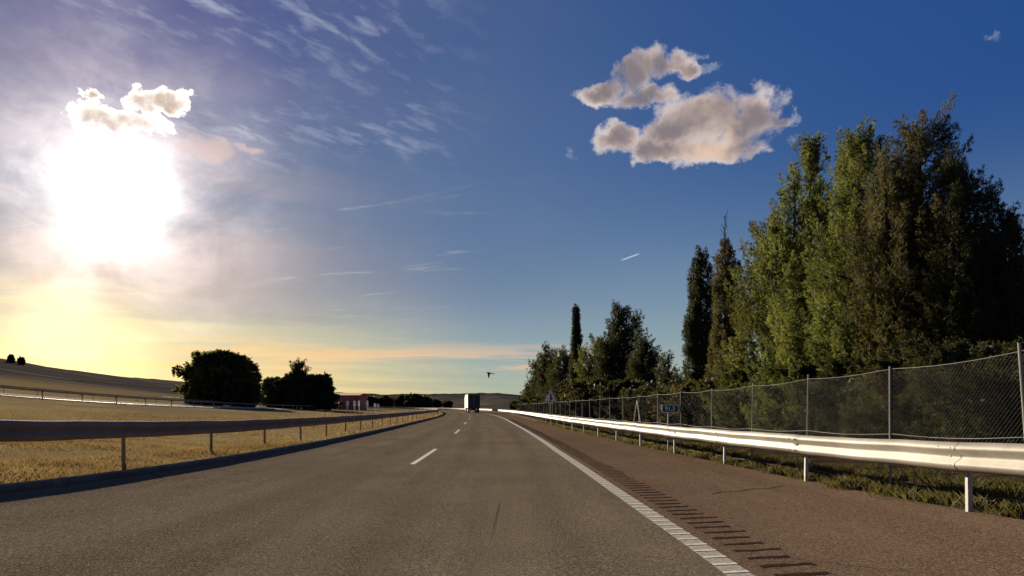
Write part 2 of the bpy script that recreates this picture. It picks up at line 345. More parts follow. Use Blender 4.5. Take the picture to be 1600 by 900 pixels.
M['leaf_far'] = leaf('broadleaf foliage', (.045, .046, .024), (.13, .125, .06), .5, .5)
M['leaf_yellow'] = leaf('pale foliage', (.10, .10, .035), (.24, .22, .08), .4, .6)
M['bark'] = plain('bark', (.04, .03, .022), .95, 0, .35, 9, .05)
M['grass'] = leaf('verge grass', (.05, .045, .02), (.17, .15, .065), .4, 1.6)
M['drygrass'] = leaf('dry grass', (.15, .108, .050), (.31, .235, .115), .35, .5, (1.1, 1., .8))
M['kerb'] = plain('kerb concrete', (.11, .088, .062), .95, 0, .3, 3)

# ------------------------------------------------------------------ terrain: a wide shallow valley rising to farmed hills
UU = np.array([-1.6, -.9, -.77, -.70, -.63, -.577, -.52, -.49, -.42, -.34, -.28, -.20, -.10, -.02, .02, .1, .3, 1.6])
SS_ = np.array([.085, .082, .0755, .0615, .053, .0475, .041, .0375, .031, .0265, .0215, .0185, .0195, .0205, .0165, .0165, .020, .024])
DA = np.array([120, 120, 120, 120, 120, 120, 125, 130, 140, 160, 200, 300, 380, 400, 400, 400, 300, 200.])
DB = np.array([520, 520, 520, 520, 560, 600, 700, 760, 900, 1200, 1600, 2300, 2600, 2600, 2600, 2600, 1500, 900.])
def sstep(x, a, b):
    t = np.clip((x-a)/(b-a), 0, 1); return t*t*(3-2*t)
def zt(x, y):
    x = np.asarray(x, float); y = np.asarray(y, float)
    ye = np.where(y > 4.5, y, 4.5-0*y); u = np.clip(x/ye, -1.6, 1.6)
    gz = .07*np.minimum(u*u, 1.1)
    s_ = np.interp(u, UU, SS_); a = np.interp(u, UU, DA); b = np.interp(u, UU, DB)
    t = sstep(y, a, b); yy = np.minimum(ye, b)
    return yy*(gz*(1-t)+s_*t) - np.maximum(ye-b, 0)*.01
def rough(x, y):
    r = np.hypot(x, y)
    n = (np.sin(x*.021+1.3)*np.sin(y*.017+.4)+.5*np.sin(x*.057+y*.031)+.35*np.sin(x*.13-y*.09+2))
    return n*sstep(r, 260, 1200)*2.2*sstep(-r, -6000, -1000)
# road axis = the dashed line
ys = [(-40, -2.0), (0, -2.12), (10, -2.22), (20, -2.36), (33, -2.8), (54, -3.75), (75, -4.75), (95, -6.0), (115, -7.7), (130, -9.3), (150, -11.9), (165, -15.5), (180, -22), (195, -33), (207, -50), (215, -75), (218, -110), (214, -160)]
def spline(pts, step=.5):
    P_ = np.array(pts, float); d = np.r_[0, np.cumsum(np.hypot(*np.diff(P_[:, :2], axis=0).T))]
    # Catmull-Rom on chord parameter
    m_ = np.zeros_like(P_)
    m_[1:-1] = ((P_[2:]-P_[1:-1])/(d[2:]-d[1:-1])[:, None]*(d[1:-1]-d[:-2])[:, None]+(P_[1:-1]-P_[:-2])/(d[1:-1]-d[:-2])[:, None]*(d[2:]-d[1:-1])[:, None])/(d[2:]-d[:-2])[:, None]
    m_[0] = (P_[1]-P_[0])/(d[1]-d[0]); m_[-1] = (P_[-1]-P_[-2])/(d[-1]-d[-2])
    q = np.arange(0, d[-1], step); k = np.clip(np.searchsorted(d, q, 'right')-1, 0, len(d)-2); h = (d[k+1]-d[k]); t = ((q-d[k])/h)
    h00 = 2*t**3-3*t**2+1; h10 = t**3-2*t**2+t; h01 = -2*t**3+3*t**2; h11 = t**3-t**2
    return h00[:, None]*P_[k]+(h10*h)[:, None]*m_[k]+h01[:, None]*P_[k+1]+(h11*h)[:, None]*m_[k+1]
class Path:
    def __init__(s, pts, step=.5):
        s.P = spline(pts, step); s.s = np.r_[0, np.cumsum(np.hypot(*np.diff(s.P, axis=0).T))]
        T = np.gradient(s.P, axis=0); T /= np.linalg.norm(T, axis=1)[:, None]; s.T = T; s.R = np.c_[T[:, 1], -T[:, 0]]
        i0 = int(np.argmin(abs(s.P[:, 1]))) if s.P[0, 1] < 0 else 0; s.s = s.s-s.s[i0]       # s = 0 beside the camera
    def at(s, q, off=0.):
        q = np.atleast_1d(np.asarray(q, float)); off = np.broadcast_to(off, q.shape)
        x = np.interp(q, s.s, s.P[:, 0]); y = np.interp(q, s.s, s.P[:, 1]); rx = np.interp(q, s.s, s.R[:, 0]); ry = np.interp(q, s.s, s.R[:, 1])
        return np.c_[x+rx*off, y+ry*off], np.c_[rx, ry]/np.hypot(rx, ry)[:, None]
road = Path([(x, y) for y, x in ys])
def strip(name, path, q, offs, mat_, lift, kind='structure', skirt=.0, parent=None, label=None):
    """sheet along PATH; OFFS is a list of offsets (numbers or functions of s)"""
    q = np.asarray(q, float); cols = [path.at(q, o(q) if callable(o) else o)[0] for o in offs]
    ofv = [(o(q) if callable(o) else np.full(q.shape, o)) for o in offs]
    n, m_ = len(q), len(offs); V = np.zeros((n, m_, 3)); UVs = np.zeros((n, m_, 2))
    for j in range(m_):
        V[:, j, :2] = cols[j]; V[:, j, 2] = zt(cols[j][:, 0], cols[j][:, 1])+lift; UVs[:, j, 0] = ofv[j]; UVs[:, j, 1] = q
    idx = np.arange(n*m_).reshape(n, m_)
    Fq = np.stack([idx[:-1, :-1], idx[:-1, 1:], idx[1:, 1:], idx[1:, :-1]], -1).reshape(-1, 4)
    o = obj(name, V.reshape(-1, 3), Fq, mat_, parent)
    uvl = o.data.uv_layers.new(name='UVMap'); uvl.data.foreach_set('uv', UVs.reshape(-1, 2)[Fq.ravel()].ravel().astype(np.float32))
    return tag(o, kind=kind)
# ground sheet: rings around the camera
def polar(ring, ang_):
    R_, A_ = np.meshgrid(ring, ang_, indexing='ij'); X = R_*np.sin(A_); Y = R_*np.cos(A_)
    return X, Y
# fine inner part so that the road corridor lies smoothly on it
angs = np.concatenate([np.linspace(-math.pi, -1.2, 90, endpoint=False), np.linspace(-1.2, 1.2, 620), np.linspace(1.2, math.pi, 90, endpoint=False)[1:], [math.pi]])
rings = np.concatenate([[.0], np.geomspace(1.2, 9000, 300)])
X, Y = polar(rings, angs); Z = zt(X, Y)-.03+rough(X, Y)
Z = Z - .10*np.exp(-((X-7.6)/1.2)**2)*sstep(Y, 0, 8)*0
n, m_ = X.shape; idx = np.arange(n*m_).reshape(n, m_)
Fq = np.stack([idx[:-1, :-1], idx[:-1, 1:], idx[1:, 1:], idx[1:, :-1]], -1).reshape(-1, 4)[:, ::-1]
tag(obj('ground', np.stack([X, Y, Z], -1).reshape(-1, 3), Fq, M['ground'], smooth=True), kind='structure')
# carriageway
off_line = lambda q: np.interp(q, [0, 6, 20, 60], [3.93, 3.93, 3.72, 3.8])
off_rail = lambda q: np.interp(q, [0, 8, 14, 22, 36, 60, 110], [6.95, 6.95, 6.78, 6.5, 6.15, 6.1, 6.3])
q_all = np.concatenate([np.arange(-38, 60, .6), np.arange(60, 300, 1.5)])
strip('road', road, q_all, [-3.85]+list(np.linspace(-3, 3, 7))+[off_line], M['asphalt'], 0.)
strip('road_shoulder', road, q_all, [off_line]+[(lambda f: (lambda q: off_line(q)*(1-f)+(off_rail(q)+.12)*f))(f) for f in (.25, .5, .75, 1.)], M['shoulder'], 0.)
# kerb along the median
def sweep(path, q, off, prof, lift=0., dent=0.):
    P_, R_ = path.at(q, off(q) if callable(off) else off); k = len(prof); n = len(q)
    lift = lift+dent*(.7*np.sin(q*1.7+.5)+.5*np.sin(q*.63)+.5*np.sin(q*4.1)); P_ = P_+R_*(dent*1.4*(np.sin(q*1.13+2)+.5*np.sin(q*3.3)))[:, None]
    V = np.zeros((n, k, 3)); z0 = zt(P_[:, 0], P_[:, 1])
    for j, (t, z) in enumerate(prof):
        V[:, j, 0] = P_[:, 0]+R_[:, 0]*t; V[:, j, 1] = P_[:, 1]+R_[:, 1]*t; V[:, j, 2] = z0+z+lift
    idx = np.arange(n*k).reshape(n, k); nx = np.roll(idx, -1, axis=1)
    return V.reshape(-1, 3), np.stack([idx[:-1], nx[:-1], nx[1:], idx[1:]], -1).reshape(-1, 4)
V, Fq = sweep(road, q_all, -4.0, [(.14, -.1), (.14, .05), (.11, .07), (-.05, .07), (-.08, .05), (-.08, -.1)])
tag(obj('kerb', V, Fq, M['kerb']), kind='structure')
# markings
def patch(q0, q1, o0, o1, lift=.006, nseg=4):
    q = np.linspace(q0, q1, nseg+1); V = []
    for o in (o0, o1):
        P_, _ = road.at(q, o if not callable(o) else o(q)); V.append(np.c_[P_, zt(P_[:, 0], P_[:, 1])+lift])
    V = np.concatenate(V); k = nseg+1
    return V, [(i, k+i, k+i+1, i+1) for i in range(nseg)]
strip('edge_line', road, np.concatenate([np.arange(-38, 60, .6), np.arange(60, 290, 1.5)]), [lambda q: off_line(q)-.10, lambda q: off_line(q)+.10], M['paint'], .005)
mb = MB()
for q in np.arange(2.2, 46, .27):
    c = float(off_line(q)); V, Fc = patch(q, q+.055, c-.10, c+.10, .009, 1); mb.add(V, Fc)
tag(mb.put('edge_line_ribs', M['paint_rib'], None), kind='structure')
mb = MB()
for q in np.arange(2.0, 70, .30):
    c = float(off_line(q))+.30+random.uniform(-.01, .01); w = .26+random.uniform(-.03, .03)
    n_ = 7; oo = np.linspace(c-.06, c-.06+w*1.55, n_); ra = q+np.random.uniform(-.018, .018, n_); rb = q+.08+np.random.uniform(-.02, .02, n_)
    A_, _ = road.at(ra, oo); B_, _ = road.at(rb, oo); P_ = np.concatenate([A_, B_]); V = np.c_[P_, zt(P_[:, 0], P_[:, 1])+.004]
    mb.add(V, [(i, i+1, n_+i+1, n_+i) for i in range(n_-1)])
tag(mb.put('rumble_strip', M['groove'], None), kind='structure')
for q0 in np.arange(15.2-17.3*2, 290, 17.3):
    V, Fc = patch(q0, q0+5.6, -.06, .06, .006, 5)
    mb = MB(); mb.add(V, Fc); tag(mb.put('lane_marking', M['paint'], None), kind='structure')
# crack in the shoulder
pts = [(9.7, 5.15), (9.9, 5.35), (9.85, 5.6), (10.05, 5.85), (10.0, 6.1), (10.2, 6.4)]; mb = MB()
for (a0, b0), (a1, b1) in zip(pts, pts[1:]):
    pa, _ = road.at([a0, a1], [b0, b1]); w = .016
    V = [(pa[0, 0], pa[0, 1]-w), (pa[1, 0], pa[1, 1]-w), (pa[1, 0], pa[1, 1]+w), (pa[0, 0], pa[0, 1]+w)]
    mb.add([(x, y, float(zt(x, y))+.005) for x, y in V], [(0, 1, 2, 3)])
tag(mb.put('road_crack', M['groove'], None), kind='structure')
# opposite carriageway
opp = Path([(-70, -30), (-58, 10), (-50, 40), (-45.5, 60), (-42.5, 80), (-41, 100), (-41.5, 125), (-45, 150), (-54, 175), (-70, 198), (-95, 215), (-150, 232)], 1.)
opp.s = opp.s-opp.s[int(np.argmin(abs(opp.P[:, 1])))]
QE = float(opp.s[int(np.argmax(opp.P[:, 1] > 192))]); qo = np.arange(opp.s[0], QE, 2.)
strip('far_road', opp, qo, [-5.2, -2.5, 0, 2.5, 5.2], M['asphalt_glare'], .03)
strip('far_edge_line', opp, qo, [4.3, 4.45], M['paint'], .036)

# ------------------------------------------------------------------ guardrails
WB = [(.0, .0), (.03, .0), (.083, .055), (.083, .085), (.012, .14), (.012, .172), (.083, .225), (.083, .255), (.03, .31), (.0, .31)]
def beam_prof(side, z0):
    o = [(-side*t, z0+z) for t, z in WB]; return o+[(x+side*.005, z) for x, z in o[::-1]]
def guardrail(path, off, side, q0, q1, step, pm, bm, label, group, z0=.45, detail=0, q_first=None, thin=False):
    """side +1: rail on the right of PATH (its face looks left)"""
    q = np.concatenate([np.arange(q0, min(q1, 60), .5), np.arange(max(q0, min(q1, 60)), q1, 1.)])
    pos, _ = path.at([max(q0, q_first or q0)], off(np.array([max(q0, q_first or q0)])) if callable(off) else off)
    base = (pos[0, 0], pos[0, 1], float(zt(*pos[0])))
    t = thing('guardrail', base, label, 'guardrail', group)
    V, Fq = sweep(path, q, off, dent=.006, prof=beam_prof(side, z0) if not thin else [(.05, .64), (.05, .76), (-.05, .76), (-.05, .64)]); obj('beam', V, Fq, bm, t, base)
    # one post mesh, its copies are children
    mb = MB(); w, dd = .026, .045
    for (x0, x1, y0, y1) in ((-w, w, -.003, .003), (-w, -w+.006, -dd, .003), (w-.006, w, -dd, .003)): mb.box(x0, x1, y0, y1, -.06, z0+.27)
    mb2 = MB(); R90 = lambda V_: [(-side*y, x, z) for x, y, z in V_]
    mb.V = R90(mb.V)
    mb.box(min(0, -side*.07), max(0, -side*.07), -.045, .045, z0+.06, z0+.25)
    pm_mesh = mesh('post', mb.V, mb.F, pm)
    i = 0
    for qq in np.arange(q_first if q_first is not None else q0+1, q1-.5, step):
        if i >= 100: break
        P_, R_ = path.at([qq], (off(np.array([qq])) if callable(off) else off)); P_, R_ = P_[0]+R_[0]*side*.072, R_[0]
        o = bpy.data.objects.new('post', pm_mesh); C.objects.link(o); o.parent = t
        o.location = (P_[0]-base[0], P_[1]-base[1], float(zt(*P_))-base[2]); o.rotation_euler.z = math.atan2(R_[1], R_[0])+random.uniform(-.04, .04); o.rotation_euler.y = random.uniform(-.015, .015)
        i += 1
    if detail:
        for k, qq in enumerate(np.arange(q_first, 40, step)):
            qj = qq+.12
            P_, R_ = path.at([qj], off(np.array([qj])) if callable(off) else off); P_, R_ = P_[0], R_[0]; T_ = (-R_[1], R_[0])
            zb = float(zt(*P_))+z0
            for dt in (-.10, .10):
                for zz in (.065, .245): 
                    c = np.array([P_[0]-base[0]-R_[0]*side*.079+T_[0]*dt, P_[1]-base[1]-R_[1]*side*.079+T_[1]*dt, zb+zz-base[2]])
                    mb = MB(); mb.tube([c, c-np.array([R_[0], R_[1], 0])*side*.017], .013, 7); mb.put('bolt', M['bolt'], t)
            c = np.array([P_[0]-base[0]-R_[0]*side*.008, P_[1]-base[1]-R_[1]*side*.008, zb+.156-base[2]])
            mb = MB(); mb.tube([c, c-np.array([R_[0], R_[1], 0])*side*.02], .016, 7); mb.put('bolt', M['bolt'], t)
            # overlapped end of the next panel
            lap = [(-side*(t_+.004), z0+z) for t_, z in WB]; lap = lap+[(x+side*.003, z) for x, z in lap[::-1]]
            V, Fq = sweep(path, np.array([qj-.16, qj+.16]), off, lap, dent=.006); obj('splice_plate', V, Fq, bm, t, base)
    return t
rail_r = guardrail(road, off_rail, 1, -8, 250, 3.65, M['post'], M['rail'], 'long pale galvanised guardrail along the right shoulder below the mesh fence', None, .44, 1, 3.35)
# rust patch where a panel end is torn
for qq, sc in ((10.75, .055), (17.6, .05), (24, .04)):
    P_, R_ = road.at([qq], off_rail(np.array([qq]))); P_, R_ = P_[0], R_[0]; b_ = rail_r.location
    c = np.array([P_[0]-b_.x-R_[0]*.012, P_[1]-b_.y-R_[1]*.012, float(zt(*P_))+.44+.155-b_.z]); mb = MB(); n_ = 11; T_ = np.array([-R_[1], R_[0], 0])
    ring = [c+T_*sc*1.3*math.cos(a)*random.uniform(.6, 1.1)+np.array([0, 0, 1])*sc*.62*math.sin(a)*random.uniform(.6, 1.1) for a in np.arange(n_)*2*math.pi/n_]
    ring2 = [r_-np.array([R_[0], R_[1], 0])*.012 for r_ in ring]
    mb.add(ring+ring2, [tuple(range(n_, 2*n_))]+[(i, (i+1) % n_, n_+(i+1) % n_, n_+i) for i in range(n_)]); mb.put('rust_patch', M['rust'], rail_r)
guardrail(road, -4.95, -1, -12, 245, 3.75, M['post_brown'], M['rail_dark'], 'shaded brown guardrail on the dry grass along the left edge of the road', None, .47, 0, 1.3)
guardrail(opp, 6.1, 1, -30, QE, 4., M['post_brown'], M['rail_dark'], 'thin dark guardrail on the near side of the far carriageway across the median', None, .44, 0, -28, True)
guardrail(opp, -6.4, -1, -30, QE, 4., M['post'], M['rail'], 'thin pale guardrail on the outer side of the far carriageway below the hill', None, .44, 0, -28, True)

# ------------------------------------------------------------------ chain link fence
off_f = lambda q: off_rail(q)+.55
fq = np.arange(1.9, 98, 2.42)
p0, _ = road.at([fq[0]], off_f(fq[:1])); fb = (p0[0, 0], p0[0, 1], float(zt(*p0[0])))
fence = thing('chain_link_fence', fb, 'tall chain link fence of thin grey posts and wire mesh in front of the cypresses', 'fence')
mb = MB(); mb.tube([(0, 0, -.1), (0, 0, 1.72)], .016, 8); fpm = mesh('post', mb.V, mb.F, M['fpost'], smooth=False)
for k, qq in enumerate(fq):
    P_, R_ = road.at([qq], off_f(np.array([qq]))); P_ = P_[0]
    o = bpy.data.objects.new('post', fpm); C.objects.link(o); o.parent = fence; o.location = (P_[0]-fb[0], P_[1]-fb[1], float(zt(*P_))-fb[2])
    o.rotation_euler = (random.uniform(-.02, .02), random.uniform(-.02, .02)-(.06 if k == 2 else 0), 0); o.scale = (1, 1, random.uniform(.98, 1.03))
# diagonal braces
for qq in (22.75, 24.6):
    mb = MB(); Pa, _ = road.at([23.68, qq], off_f(np.array([23.68, qq]))-.05)
    mb.tube([(Pa[0, 0]-fb[0], Pa[0, 1]-fb[1], float(zt(*Pa[0]))+1.5-fb[2]), (Pa[1, 0]-fb[0], Pa[1, 1]-fb[1], float(zt(*Pa[1]))-fb[2])], .02, 7); mb.put('brace', M['fpost'], fence)
def offz(q, z, o=0.):
    P_, _ = road.at(q, off_f(np.asarray(q, float))+o); return np.c_[P_[:, 0]-fb[0], P_[:, 1]-fb[1], zt(P_[:, 0], P_[:, 1])+z-fb[2]]
for zz, nm in ((1.66, 'top_wire'), (.76, 'middle_wire'), (.10, 'bottom_wire')):
    q = np.arange(fq[0]-6, 98, .4); sag = -.035*np.sin(np.pi*(((q-fq[0]) % 2.42)/2.42))+.01*np.sin(q*.7); P_ = offz(q, zz+sag)
    mb = MB(); mb.tube(list(P_), .0035, 4, False); mb.put(nm, M['fpost'], fence)
Vs, Fs = [], []; cell = .062; r_ = .0011; nn_ = 0
for lo, hi, cl in ((-4, 34, .062), (34, 96, .11)):
    H0, H1 = .10, 1.63; span = H1-H0
    for d_ in (1, -1):
        for q0 in np.arange(lo, hi, cl):
            n_ = 5; t = np.linspace(0, 1, n_); q = q0+d_*t*span; zz = H0+t*span; P_ = offz(q, zz); rr = r_ if cl < .1 else .0022
            for k in range(n_-1):
                a, b = P_[k], P_[k+1]
                for e in ((0, 0), ):
                    s1 = np.array([-rr*.5, -rr, 0]); s2 = np.array([rr*1.4, 0, 0]); s3 = np.array([0, rr*.5, rr*1.3])
                    Vs += [a+s1, a+s2, a+s3, b+s1, b+s2, b+s3]; Fs += [(nn_, nn_+1, nn_+4, nn_+3), (nn_+1, nn_+2, nn_+5, nn_+4), (nn_+2, nn_, nn_+3, nn_+5)]; nn_ += 6
o = bpy.data.objects.new('wire_mesh', mesh('wire_mesh', np.array(Vs), np.array(Fs), M['wire'])); C.objects.link(o); o.parent = fence

# ------------------------------------------------------------------ signs
def text(body, size, mat_, parent, loc, depth=.004, name='lettering'):
    cu = bpy.data.curves.new(name, 'FONT'); cu.body = body; cu.size = size; cu.align_x = 'CENTER'; cu.align_y = 'CENTER'; cu.extrude = depth/2; cu.offset = size*.02
    tmp = bpy.data.objects.new(name, cu); C.objects.link(tmp); bpy.context.view_layer.update()
    me = bpy.data.meshes.new_from_object(tmp.evaluated_get(bpy.context.evaluated_depsgraph_get())); bpy.data.objects.remove(tmp)
    me.materials.clear(); me.materials.append(mat_); o = bpy.data.objects.new(name, me); C.objects.link(o); o.parent = parent; o.location = loc; o.rotation_euler = (rad(90), 0, 0); return o
M['teal'] = plain('sign green', (.018, .055, .05), .45, 0, .2, 5)
M['white'] = plain('sign white', (.78, .77, .74), .5, 0, .08, 5)
M['grey'] = plain('sign back grey', (.22, .22, .21), .5, .4)
M['black'] = plain('sign black', (.012, .011, .011), .6)
M['pinkred'] = plain('faded red', (.40, .17, .15), .55, 0, .15, 5)
def rr(w, h, r, n=5):
    return [(sx*(w/2-r)+r*math.cos(a), sz*(h/2-r)+r*math.sin(a)) for sx, sz, a0 in ((1, 1, 0), (-1, 1, 90), (-1, -1, 180), (1, -1, 270)) for a in np.radians(np.linspace(a0, a0+90, n))]
d = 19.; cx = (1047.5-800)/F*d
t = thing('distance_marker', (cx, d, float(zt(cx, d))), 'small green plate with white rim and number 91.3 behind the guardrail', 'sign')
zc = CAMH-(638.5-HY)/F*d-t.location.z
mb = MB(); mb.prism(rr(.51, .255, .042), -.006, .006); mb.V = [(x, y, z+zc) for x, y, z in mb.V]; mb.put('plate', M['teal'], t)
mb = MB(); o_, i_ = rr(.49, .235, .038), rr(.445, .19, .024); n_ = len(o_)
mb.add([(x, -.009, z+zc) for x, z in o_+i_]+[(x, -.007, z+zc) for x, z in o_+i_], [(i, (i+1) % n_, n_+(i+1) % n_, n_+i) for i in range(n_)]+[(i, (i+1) % n_, 2*n_+(i+1) % n_, 2*n_+i) for i in range(n_)]); mb.put('rim', M['white'], t)
text('91.3', .17, M['white'], t, (-.01, -.009, zc-.005))
mb = MB(); mb.box(-.075, -.035, .012, .032, -.3, zc+.02); mb.put('post', M['post'], t)
mb = MB(); mb.box(-.2, .2, .006, .012, zc-.02, zc+.02); mb.put('bracket', M['grey'], t)
d = 50.; cx = (860.5-800)/F*d
t = thing('warning_sign', (cx, d, float(zt(cx, d))), 'triangular warning sign with red border and merging road symbol before the trees', 'sign')
zc = CAMH+(HY-620.5)/F*d-t.location.z; s_ = 1.14; h_ = s_*.866
def tri(s_, r=0): h_ = s_*.866; return [(-s_/2, -h_/3), (s_/2, -h_/3), (0, 2*h_/3)]
def rtri(s_, r):
    P_ = [np.array(p) for p in tri(s_)]; out_ = []
    for i, p in enumerate(P_):
        a, b = P_[i-1], P_[(i+1) % 3]; ua = (a-p)/np.linalg.norm(a-p); ub = (b-p)/np.linalg.norm(b-p)
        for k in np.linspace(0, 1, 5): out_.append(tuple((p+ua*r)*(1-k)**2+2*p*k*(1-k)+(p+ub*r)*k*k))
    return out_
mb = MB(); mb.prism([(x, z+zc-.04) for x, z in rtri(s_, .09)], -.012, .012); mb.put('plate', M['pinkred'], t)
mb = MB(); mb.prism([(x, z+zc-.04) for x, z in rtri(s_*.80, .05)], -.017, -.0125); mb.put('face', M['white'], t)
mb = MB(); mb.prism([(x*s_, z*s_+zc-.06) for x, z in [(-.045, -.2), (.03, -.2), (.03, -.12), (.12, -.09), (.14, -.02), (.07, .04), (.04, .1), (.07, .15), (-.005, .33), (-.065, .16), (-.045, .12)]], -.022, -.0175); mb.put('symbol', M['black'], t)
mb = MB(); mb.box(-.04, .04, .014, .06, -.3, zc+.3); mb.put('post', M['grey'], t)

# ------------------------------------------------------------------ truck
d = 137.; cx = (740.5-800)/F*d; M['trk_white'] = plain('truck white', (.66, .64, .6), .45, 0, .06, 2); M['trk_dark'] = plain('truck doors', (.030, .034, .031), .6, 0, .2, 2, .2); M['tyre'] = plain('tyre', (.015, .015, .015), .9); M['lamp_red'] = plain('lamp red', (.25, .02, .015), .3)
hd = math.atan2(.14, 1.0)
t = thing('box_truck', (cx, d, float(zt(cx, d))+.0), 'box truck driving ahead with dark rear doors and white side', 'truck', None, hd)
mb = MB(); mb.box(-1.24, 1.24, .06, 8.6, 1.02, 3.8); mb.put('cargo_box', M['trk_white'], t)
bx_ = mb = MB(); mb.box(-1.25, -1.17, 0, .058, 1.0, 3.82); mb.box(1.17, 1.25, 0, .058, 1.0, 3.82); mb.box(-1.17, 1.17, 0, .058, 3.72, 3.82); mb.box(-1.17, 1.17, 0, .058, 1.0, 1.1); mb.put('rear_frame', M['trk_dark'], t)
for x0, x1 in ((-1.165, -.01), (.01, 1.165)):
    mb = MB(); mb.box(x0, x1, .012, .056, 1.105, 3.715); dr = mb.put('rear_door', M['trk_dark'], t)
    mb = MB(); xm = x1-.12 if x0 < 0 else x0+.12
    mb.tube([(xm, -.01, 1.15), (xm, -.01, 3.68)], .018, 6); mb.box(xm-.1, xm+.1, -.02, .01, 2.05, 2.1); mb.put('lock_rod', M['grey'], dr)
mb = MB(); mb.box(-.45, .45, .2, 10.2, .62, .98); mb.put('chassis', M['black'], t)
mb = MB(); mb.box(-1.1, 1.1, .1, .2, .5, .62); mb.put('bumper_bar', M['grey'], t)
for sx in (-1, 1):
    mb = MB(); mb.box(sx*1.0-.17, sx*1.0+.17, .06, .1, .66, .8); mb.put('tail_lamp', M['lamp_red'], t)
    for yy in (1.6, 2.95, 8.0):
        mb = MB(); c = sx*1.0
        mb.tube([(c-.17, yy, .5), (c-.14, yy, .5), (c+.14, yy, .5), (c+.17, yy, .5)], [.46, .5, .5, .46], 20); w = mb.put('wheel', M['tyre'], t)
        mb = MB(); mb.tube([(c+sx*.172, yy, .5), (c+sx*.19, yy, .5)], [.26, .2], 14); mb.put('rim', M['grey'], w)
    mb = MB(); mb.box(sx*1.0-.2, sx*1.0+.2, .98, 1.0, .2, .75); mb.put('mudflap', M['black'], t)
mb = MB(); mb.box(-1.2, 1.2, 8.75, 10.6, .7, 3.3); mb.put('cab', M['trk_white'], t)
mb = MB(); mb.box(-1.02, 1.02, 8.9, 10.2, 3.31, 3.72); mb.put('wind_deflector', M['trk_white'], t)

# ------------------------------------------------------------------ bird
d = 42.; bx0, bz0 = (764-800)/F*d, CAMH+(HY-584)/F*d
t = thing('bird', (bx0, d, bz0), 'black bird flying low over the road with wings down', 'bird')
mb = MB()
mb.tube([(-.17, -.02, .07), (-.11, -.01, .075), (-.04, 0, .06), (.03, .01, .04), (.10, .02, .02), (.2, .03, .005), (.30, .04, .0)], [.006, .028, .045, .05, .04, .022, .01], 10)
def wing(pts, th=.006):
    n_ = len(pts); V = [(x, y-th, z) for x, y, z in pts]+[(x, y+th, z) for x, y, z in pts]
    mb.add(V, [tuple(range(n_))[::-1], tuple(range(n_, 2*n_))]+[(i, (i+1) % n_, n_+(i+1) % n_, n_+i) for i in range(n_)])
wing([(-.07, .0, .05), (.06, .0, .045), (.055, -.06, -.08), (.03, -.12, -.2), (.0, -.15, -.28), (-.03, -.15, -.27), (-.06, -.11, -.16), (-.085, -.05, -.05)])
wing([(-.06, .02, .06), (.06, .02, .06), (.05, .1, .0), (.02, .2, -.06), (-.04, .2, -.05), (-.08, .1, .01)])
wing([(.18, .03, .02), (.34, .0, .03), (.36, .04, .0), (.34, .09, -.02), (.18, .04, -.01)])
mb.put('body', M['black'], t, True)

